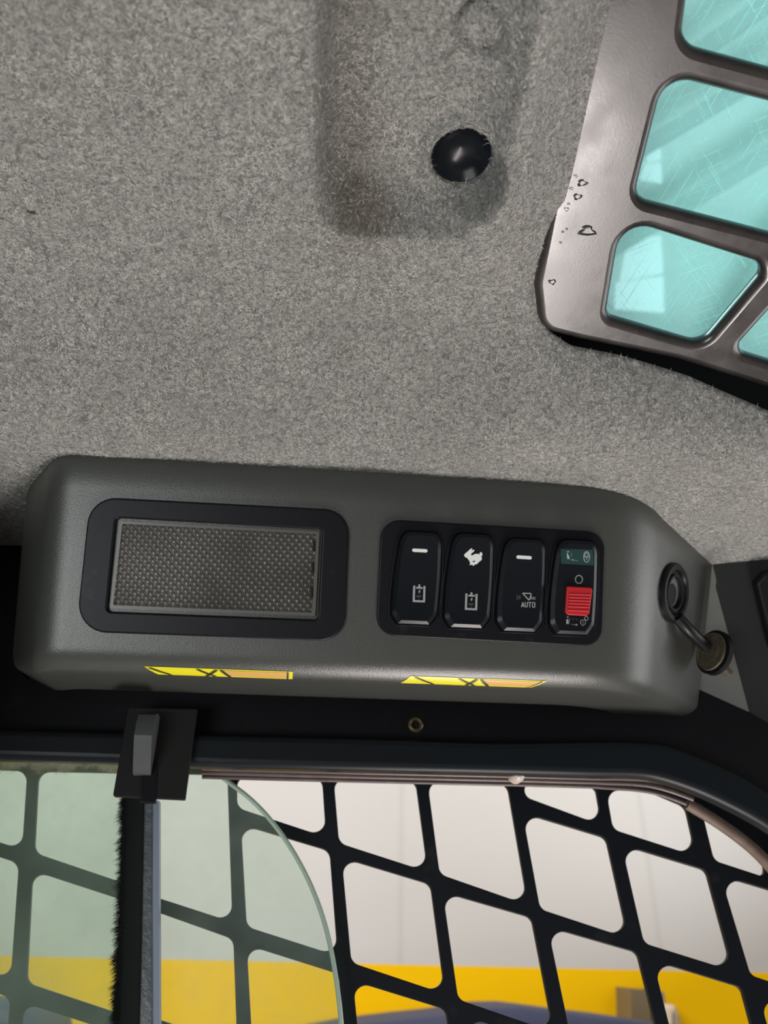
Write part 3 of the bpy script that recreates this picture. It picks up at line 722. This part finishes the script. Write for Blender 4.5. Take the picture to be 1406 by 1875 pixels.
# ---- power socket on the receding end of the console, with hanging cap
p1, a1 = PATH[-3]
def end_frame():
    # plane of the receding right end: direction along path and section direction
    pA, aA = PATH[-3]; pB, aB = PATH[-1]
    P0 = sweep_pt(pA, aA, PR[6].x, PR[6].y); P1 = sweep_pt(pB, aB, PR[6].x, PR[6].y); P2 = sweep_pt(pA, aA, PR[9].x, PR[9].y)
    ex = (P1-P0).normalized(); ev = (P0-P2); ev = (ev-ex*ev.dot(ex)).normalized(); return Frame(P0, ex, ev)
EF = end_frame()
u, v = EF.px(1231, 1085); sc_ = EF.at(u, v, 0)
sk = thing('power_socket', sc_, 'round black socket on the console end with dusty rubber cap hanging open', 'socket')
lathe('socket_ring', [(.0205, -.001), (.0205, .002), (.0190, .0034), (.0160, .0034), (.0150, .0020), (.0150, -.0008)], sc_, EF.n, M['socket'], sk)
lathe('socket_barrel', [(.0150, .0010), (.0128, .0010), (.0125, .0026), (.0110, .0026), (.0105, -.0), (.009, -.0002), (.004, .0002), (0, .0002)], sc_, EF.n, M['blackmatt'], sk)
capc = EF.at(*EF.px(1302, 1193, .014), .014)
S0 = EF.at(*EF.px(1240, 1130, .003), .003); S1 = EF.at(*EF.px(1262, 1155, .008), .008)
tube('strap', smoothpts([S0, S1, capc-(capc-S1)*.25], 5), .0042, M['socket'], sk, 8)
cn = (EF.n*.9+Vector((.55, .1, -.1))).normalized(); cn = (CAM-capc).normalized()*.5+Vector((-.8, .1, .35)).normalized()*.85; cn.normalize()
lathe('socket_cap', [(0, .0), (.0125, .0), (.0158, -.001), (.0158, -.0045), (.0148, -.0055), (0, -.0055)], capc, cn, M['socket'], sk)
lathe('cap_inside', [(0, .0005), (.006, .0004), (.0065, .0016), (.0075, .0016), (.008, .0003), (.0118, .0003), (.0124, .0012), (.0132, .0012), (.0135, 0)], capc, cn, M['cap'], sk)
tube('cap_tab', [capc+Vector((.006, 0, -.012)), capc+Vector((.010, -.001, -.0165))], [.004, .0025], M['cap'], sk, 8)

# ---- pillar trim right of the console
def onpl(px, py, p, n): return atP(px, py, p, n)
pe, ae = PATH[-1]
SA = sweep_pt(pe, ae, PR[4].x, PR[4].y); SBm = sweep_pt(pe, ae, PR[-3].x, PR[-3].y)
dirA = Vector((math.cos(math.radians(-14)), math.sin(math.radians(-14)), 0)); vA = (SA-SBm).normalized()
TA = Frame(SBm+Vector((0, .001, 0)), dirA, (vA-dirA*vA.dot(dirA)))
pt = thing('pillar_trim', SBm, 'grey corner trim panel to the right of the console seam', 'trim panel')
pslab('trim_panel', [[(1290, 985), (1330, 985), (1311, 1074), (1345, 1200), (1383, 1342), (1450, 1450), (1395, 1395), (1335, 1342), (1277, 1306)]], TA, -.003, .0, M['trim'], pt, bevel=.0008, rad=0)
L0 = TA.at(*TA.px(1306, 1040)); L1 = TA.at(*TA.px(1383, 1342))
dC = Vector((.94, -.34, 0)).normalized(); nC = dC.cross(L0-L1).normalized(); 
TB = Frame(L1, dC, (L0-L1)-dC*(L0-L1).dot(dC)); 
if TB.n.dot(CAM-L1) < 0: TB = Frame(L1, -dC, (L0-L1)-dC*(L0-L1).dot(dC))
dk = pslab('pillar_panel', [[(1300, 1000), (1310, 1070), (1345, 1200), (1384, 1345), (1450, 1455), (1560, 1560), (1640, 1500), (1560, 900), (1406, 975)]], TB, -.003, .0, M['darktrim'], None, rad=None)
tag(dk, 'dark grey pillar panel at the right edge, below the headliner corner', 'panel')
vt = pslab('pillar_grip', [[(1382, 1068, 8), (1400, 1048, 12), (1440, 1040, 10), (1450, 1230, 10), (1412, 1190, 16)]], TB, .0, .012, M['socket'], None, bevel=.003)
tag(vt, 'black rounded fitting on the dark pillar panel, cut by the right edge', 'fitting')

# ------------------------------------------------------------------ side wall, window moulding, tracks
WL = [(-400, 1378), (0, 1389), (210, 1395), (370, 1402), (640, 1409), (940, 1416), (1084, 1420), (1160, 1421), (1208, 1427), (1269, 1446), (1333, 1474), (1406, 1514), (1500, 1580), (1600, 1670), (1700, 1800)]
WF = Frame((0, YW, CAM.z), (1, 0, 0), (0, 0, 1)); assert WF.n.y < 0
wl3 = [(p[0], p[1]) for p in smoothpts([(x, y, 0) for x, y in WL], 5)]
w = pslab('wall_side', [wl3+[(1900, 2300), (2300, 2300), (2300, 900), (-700, 900), (-700, 1378)]], WF, -.004, 0, M['blackmatt'], None, rad=None)
tag(w, 'black upper side wall of the cab below the console', kind='structure')
UPX = [(-400, 1322), (0, 1332), (370, 1342), (700, 1350), (906, 1357), (1084, 1355), (1160, 1356), (1226, 1363), (1333, 1404), (1406, 1446), (1500, 1512), (1600, 1600), (1700, 1720)]
up3 = [(p[0], p[1]) for p in smoothpts([(x, y, 0) for x, y in UPX], 5)]
mo = pslab('window_moulding', [wl3+up3[::-1]], WF, .001, .016, M['frame'], None, bevel=.005, rad=None, smooth=60)
tag(mo, 'black curved moulding along the top of the side window', 'window frame')
tr = thing('window_track', atY(700, 1420, YW+.01), 'brown dusty window tracks following the curved top of the side window', 'window track')
for k, (off, yy, r, x0, x1) in enumerate(((5, YW+.003, .0015, 340, 1700), (12, YW+.009, .0017, 340, 1272), (20, YW+.016, .0015, 340, 1262))):
    pts = [atY(x, y+off+(max(0, x-1084)*.03*k), yy) for x, y in wl3 if x0 <= x <= x1]
    tube('track_rail', pts, r, M['rail'], tr, 8)
tube('track_lip', smoothpts([atY(x, y, YW+.022) for x, y in ((1258, 1472), (1300, 1497), (1340, 1524), (1380, 1556), (1420, 1598), (1470, 1660), (1530, 1760))], 5), .0042, pbr('rust_brown_lip', (.17, .115, .09), .5, var=.3, vscale=80), tr, 10)
for (x, y, r, nm, mt, lab) in ((761, 1327, 13.5, 'threaded_insert', 'brass', 'small tarnished brass ring insert in the black wall under the switches'),):
    c = atY(x, y, YW-.0005); rr = r*(c-CAM).length/F
    o = lathe(nm, [(rr*.55, .006), (rr*.55, -.0012), (rr*.75, -.0022), (rr*.98, -.0012), (rr, .001)], c, (0, 1, 0), M[mt]); tag(o, lab, 'threaded insert')
c = atY(947, 1418, YW-.004); 
o = lathe('bolt', [(0, -.0052), (.0026, -.0048), (.0044, -.003), (.0052, 0), (.0052, .006)], c, (0, 1, 0), M['bolt']); tag(o, 'pale round bolt head on the window track, right of centre', 'bolt')
c2 = atY(947, 1422, YW-.012)

# ------------------------------------------------------------------ steel window guard (grille)
GF = Frame((0, YW+.045, CAM.z), (1, 0, 0), (0, 0, 1))
GH = [
 [(433.8,1419),(589.5,1422),(597,1532.5),(434,1478.7)], [(611,1424),(761,1428),(783.5,1596),(621,1543.5)], [(783,1430),(929,1434),(967.5,1657),(805.4,1600.5)],
 [(441,1509.5),(603.4,1558),(618,1750),(451.6,1696.7)], [(626,1570.5),(788.3,1619.5),(815,1820),(643.6,1762.5)], [(811,1633.8),(973.6,1680.7),(1014,1890),(839.5,1830)],
 [(451.6,1730.5),(620.5,1784),(634,1990),(463,1935)], [(646.5,1796.5),(816,1849),(845,2070),(668,2010)], [(854,1864),(1022,1916),(1060,2130),(882,2070)],
 [(272,1415),(416,1418.5),(425,1688),(268,1637)], [(270,1664),(427,1720),(434,1915),(262,1858)], [(258,1890),(434,1945),(440,2160),(250,2100)],
 [(70,1412),(240,1415),(236,1620),(62,1561)], [(58.5,1594),(236,1652),(234,1862),(48,1800)], [(42.5,1836.5),(232,1897),(228,2110),(30,2050)],
 [(-140,1404),(49.5,1411),(40,1555),(-150,1495)], [(-150,1520),(34,1581),(19,1792),(-165,1732)], [(-165,1768),(18,1826),(4,2040),(-180,1980)],
 [(960,1436),(1091,1441,14),(1103,1511),(962,1459)], [(1110,1445),(1190,1449,40),(1256,1477,25),(1276.5,1568),(1123,1518.5)], [(1286,1486,10),(1318,1502,60),(1400,1582),(1401,1606),(1308,1575.5)],
 [(957,1488),(1110.5,1534.5),(1151.5,1718),(989.5,1664.5)], [(1138.5,1546.5),(1293.6,1593.6),(1343.5,1778),(1179.8,1727)], [(1320,1603),(1470,1648),(1540,1840),(1375,1785.6)],
 [(1003.5,1697.5),(1167.4,1744.7),(1222,1965),(1048,1910)], [(1196.5,1759),(1358,1808.7),(1412,2010),(1246,1958)], [(1390,1822.5),(1560,1872),(1620,2080),(1450,2030)],
 [(-165,2012),(2,2066),(-10,2250),(-190,2200)], [(1420,1610),(1440,1590),(1480,1640)],
]
GH = GH[:-1]
gr = pslab('window_guard', [[(-420, 1366), (1084, 1392), (1220, 1408), (1330, 1452), (1430, 1520), (1560, 1640), (1680, 1820), (1720, 2320), (-420, 2320)]]+[rounded([(*p[:2], p[2] if len(p) > 2 else 21) for p in h], 21, 7) for h in GH], GF, -.004, 0, M['grille'], None, bevel=.0006, rad=None)
tag(gr, 'black steel guard with slanted rounded openings outside the side window', 'window guard')

# ------------------------------------------------------------------ sliding window panes
AF = Frame((0, YW+.022, CAM.z), (1, 0, 0), (0, 0, 1)); BF = Frame((0, YW+.010, CAM.z), (1, 0, 0), (0, 0, 1))
ep = [(345, 1386), (372, 1402), (400, 1418), (430, 1440), (458, 1462), (487, 1491), (516, 1528), (542, 1568), (566, 1614), (586, 1664), (601, 1715), (612, 1770), (620, 1825), (625, 1875), (630, 1950), (634, 2100), (636, 2300)]
pa = thing('sliding_window_pane', AF.at(*AF.px(400, 1800)), 'green tinted sliding glass pane with a curved leading edge', 'window pane')
eps = [(p[0], p[1]) for p in smoothpts([(x, y, 0) for x, y in ep], 4)]
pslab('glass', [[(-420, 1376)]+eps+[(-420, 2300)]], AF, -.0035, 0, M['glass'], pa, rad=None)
tube('glass_edge', [AF.at(*AF.px(x, y), -.0017) for x, y in eps], .0015, M['glassedge'], pa, 8)
pb = thing('sliding_window_pane', BF.at(*BF.px(250, 1800)), 'sliding glass pane at left with brush seal, grey channel and black latch', 'window pane')
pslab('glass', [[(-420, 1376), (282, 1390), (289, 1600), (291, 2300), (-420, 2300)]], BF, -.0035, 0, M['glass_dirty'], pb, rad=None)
pslab('edge_channel', [[(262, 1470), (280, 1470), (279, 1650), (280, 1875), (281, 2300), (246, 2300), (254, 1875), (259, 1650)]], BF, -.004, .005, M['alu'], pb, bevel=.001, rad=None)
ch = pslab('rubber_strip', [[(280, 1466), (291, 1466), (291, 1650), (292, 1875), (292, 2300), (281, 2300), (280, 1875), (279, 1650)]], BF, -.004, .004, M['bluestrip'], pb, rad=None)
# brush seal: core strip and pile as one mesh
cr = [atY(x, y, YW+.006) for x, y in ((245, 1462), (243, 1560), (240, 1680), (236, 1800), (233, 1875), (226, 2000), (215, 2290))]
cr = smoothpts(cr, 6)
br = tube('brush_seal', cr, .0068, M['brush'], pb, 10)
br.scale = (1, 1, 1)
cl = rng.uniform(.45, 1.15, 900)
def clump(z): k = (z-z.min())*1500; i = k.astype(int) % 898; f = k-np.floor(k); return cl[i]*(1-f)+cl[i+1]*f
n = 9000; ii = rng.integers(0, len(cr)-1, n); tt = rng.uniform(0, 1, n); CR = np.array([list(p) for p in cr])
P = CR[ii]*(1-tt[:, None])+CR[ii+1]*tt[:, None]; a = rng.uniform(math.radians(130), math.radians(250), n)
D = np.stack([np.cos(a), np.sin(a)*.8, rng.uniform(-.45, .25, n)], -1); D /= np.linalg.norm(D, axis=1)[:, None]
P = P+D*.0058*np.array([1, 1, .2])
o = ribbons('pile_fringe', P, D, rng.uniform(.0020, .0060, n)*clump(P[:, 2]), rng.uniform(.0001, .00025, n), np.zeros((n, 3))+np.array([0, 0, -.3]), M['brush'], br, 2); tag(o, kind='stuff')
# latch
LF = Frame((0, YW-.022, CAM.z), (1, 0, 0), (0, 0, 1))
la = pslab('latch', [[(234.5, 1295, 3), (361.5, 1298, 3), (339, 1465, 3), (206, 1459, 5)]], LF, -.003, 0, pbr('black_latch_plate', (.016, .015, .015), .4), pb, bevel=.0006)
lb = pslab('latch_rib', [[(260, 1398), (288, 1398), (285, 1470), (257, 1470)]], LF, -.0035, .0012, M['black'], la, bevel=.0005)
# finger tab: half-disc fin standing off the plate
c = LF.at(*LF.px(270, 1362)); hwid = .0053; Rz, Ry = .0165, .020
V, Fc = [], []
tp = [(0, .0165), (-.009, .0170), (-.0145, .0145), (-.0175, .009), (-.0180, .001), (-.0165, -.002), (-.006, -.0165), (-.003, -.019), (0, -.0195)]; n = len(tp)-1
for sx in (-hwid, hwid):
    for y, z in tp: V.append(c+Vector((sx, y, z)))
for k in range(n): Fc.append((k, k+1, n+1+k+1, n+1+k))
Fc.append(tuple(range(n+1))); Fc.append(tuple(range(n+1, 2*n+2)))
mesh('latch_tab', V, Fc, M['greytab'], la, 30)

# ------------------------------------------------------------------ the hall outside
def wall_mat():
    m, nt, out = nmat('painted_hall_wall'); b = N(nt, 'ShaderNodeBsdfPrincipled'); nt.links.new(b.outputs[0], out.inputs[0]); b.inputs['Roughness'].default_value = .9; b.inputs['Specular IOR Level'].default_value = .1
    tc = N(nt, 'ShaderNodeTexCoord'); sp = N(nt, 'ShaderNodeSeparateXYZ'); nt.links.new(tc.outputs['Object'], sp.inputs[0])
    z = N(nt, 'ShaderNodeMath', operation='GREATER_THAN'); nt.links.new(sp.outputs['Z'], z.inputs[0]); z.inputs[1].default_value = 0
    white = mix(nt, ramp(nt, noise(nt, .8, 3), [(.3, 0.0), (.7, 1.0)]), (.60, .57, .53), (.63, .61, .585))
    # panel seams
    mx = N(nt, 'ShaderNodeMath', operation='PINGPONG'); nt.links.new(sp.outputs['X'], mx.inputs[0]); mx.inputs[1].default_value = .62
    se = ramp(nt, mx.outputs[0], [(0.004, .25), (.02, 0.0)]); white = mix(nt, se, white, (.42, .40, .38))
    c = mix(nt, z.outputs[0], (.98, .57, .002), white); nt.links.new(c, b.inputs['Base Color']); return m
YB = 4.0
pL, pR = atY(0, 1750, YB), atY(1406, 1781, YB); ang = math.atan2(pR.z-pL.z, pR.x-pL.x)
mid = (pL+pR)/2
me = bpy.data.meshes.new('wall_hall'); V = [(x, y, z) for x in (-9, 9) for y in (0, .12) for z in (-1.45, 3.4)]
me.from_pydata(V, [], [(0, 1, 3, 2), (4, 5, 7, 6), (0, 1, 5, 4), (2, 3, 7, 6), (0, 2, 6, 4), (1, 3, 7, 5)]); me.materials.append(wall_mat())
wh = bpy.data.objects.new('wall_hall', me); COL.objects.link(wh); wh.location = mid; wh.rotation_euler = (0, -ang, 0)
tag(wh, 'off-white hall wall with a yellow painted lower band', kind='structure')
BWF = Frame((0, YB, CAM.z), (1, 0, 0), (0, 0, 1))
o = pslab('wall_cabinet', [[(1155, 1809), (1190, 1813), (1196, 1980), (1160, 1980)]], BWF, .0, .18, pbr('brown_grey_cabinet', (.20, .15, .08), .6), None, rad=None)
tag(o, 'blurred brown-grey cabinet in front of the yellow wall band', 'cabinet')
o = pslab('wall_post', [[(1196, 1811), (1216, 1818), (1222, 1980), (1200, 1980)]], BWF, .0, .12, pbr('blue_grey_post', (.16, .17, .20), .6), None, rad=None)
tag(o, 'blue-grey post right beside the brown-grey cabinet outside', 'post')
o = pslab('sack', [[(1220, 1842, 8), (1238, 1838, 10), (1248, 1860, 12), (1258, 1985, 4), (1222, 1985, 4)]], BWF, .0, .25, pbr('cream_cloth', (.72, .58, .42), .8), None, bevel=.03)
tag(o, 'pale cream sack-like bundle right of the blue-grey post outside', 'bundle')
navy = pbr('navy_cover', (.035, .04, .085), .6)
o = pslab('vehicle_cover', [[(560, 1896), (640, 1880), (740, 1868), (819, 1860), (906, 1846), (960, 1845), (1005, 1850), (1080, 1860), (1151, 1868), (1300, 1890), (1420, 1990), (500, 1990)]], BWF, .3, .8, navy, None, rad=None, bevel=.05)
tag(o, 'navy blue covered mound low in front of the yellow band', 'cover')
o = pslab('vehicle_cover', [[(-200, 1836), (-40, 1834), (30, 1842), (70, 1880), (90, 1990), (-200, 1990)]], BWF, .3, .8, navy, None, rad=None, bevel=.05)
tag(o, 'dark navy cover at the lower left corner beyond the glass', 'cover')
boxm('floor', (-9, -6, -.30), (9, 4.2, -.15), pbr('hall_floor_concrete', (.50, .46, .44), .7, var=.15, vscale=2))['kind'] = 'structure'
# hall roof: pale sheets, glowing panels imitating pane reflections and steel beams, seen through the cyan pane
RZ = 5.2
HR = Frame((0, 0, RZ), (1, 0, 0), (0, -1, 0))
def em(name, col, st):
    m, nt, out = nmat(name); e = N(nt, 'ShaderNodeEmission'); e.inputs[0].default_value = (*col, 1); e.inputs[1].default_value = st; nt.links.new(e.outputs[0], out.inputs[0]); return m
rf = slab('ceiling_hall', [[(-8, 6), (9, 6), (9, -4.2), (-8, -4.2)]], HR, -.10, -.05, pbr('pale_roof_sheet', (.62, .64, .64), .6), None)
tag(rf, 'pale sheet roof of the hall above the machine', kind='structure')
for i, P in enumerate(([(1150, 440), (1210, 436), (1214, 500), (1135, 516)], [(1128, 522), (1214, 510), (1216, 573), (1125, 566)], [(1190, 262), (1208, 262), (1210, 292), (1184, 298)], [(1180, 305), (1210, 302), (1212, 336), (1172, 330)])):
    o = pslab('skylight', [P], HR, -.05, -.03, em('skylight_daylight_%d' % i, (1, .97, .97), 1.15), None, rad=None)  # glowing panel added to imitate a pale reflection in the pane
    tag(o, ['pale skylight seen in the lower roof cutout, upper one', 'pale skylight seen in the lower roof cutout, lower one', 'small pale skylight in the large cutout, upper one', 'small pale skylight in the large cutout, lower one'][i], 'skylight', 'skylights above the roof window')
beam = pbr('grey_beam', (.36, .38, .38), .6)
for i, (a, b, r, lb) in enumerate((((1130, 300), (1560, 40), .05, 'grey roof beam crossing the upper part of the large roof cutout'), ((1100, 470), (1620, 150), .06, 'grey roof beam crossing the middle of the large roof cutout'), ((1230, 130), (1500, -60), .05, 'grey roof beam seen through the topmost roof cutout'), ((1290, 690), (1460, 400), .06, 'grey roof beam at the right of the lower roof cutout'))):
    A = HR.at(*HR.px(*a, .15), .15); B = HR.at(*HR.px(*b, .15), .15)
    o = tube('roof_beam', [A, B], r, beam, None, 4); tag(o, lb, 'beam', 'hall roof beams')
# unseen block added to shade the left corner; cab behind the camera: seat-side rear wall keeps the cab dim
boxm('trim_2', (-.31, .36, 1.2), (-.238, YW, ZC-.02), M['darktrim'])['kind'] = 'structure'
boxm('floor_cab', (-1.34, -1.0, .30), (.70, YW, .34), M['darktrim'])['kind'] = 'structure'
boxm('wall_cab_rear', (-1.34, -1.0, .34), (-1.30, .52, 1.93), M['darktrim'])['kind'] = 'structure'
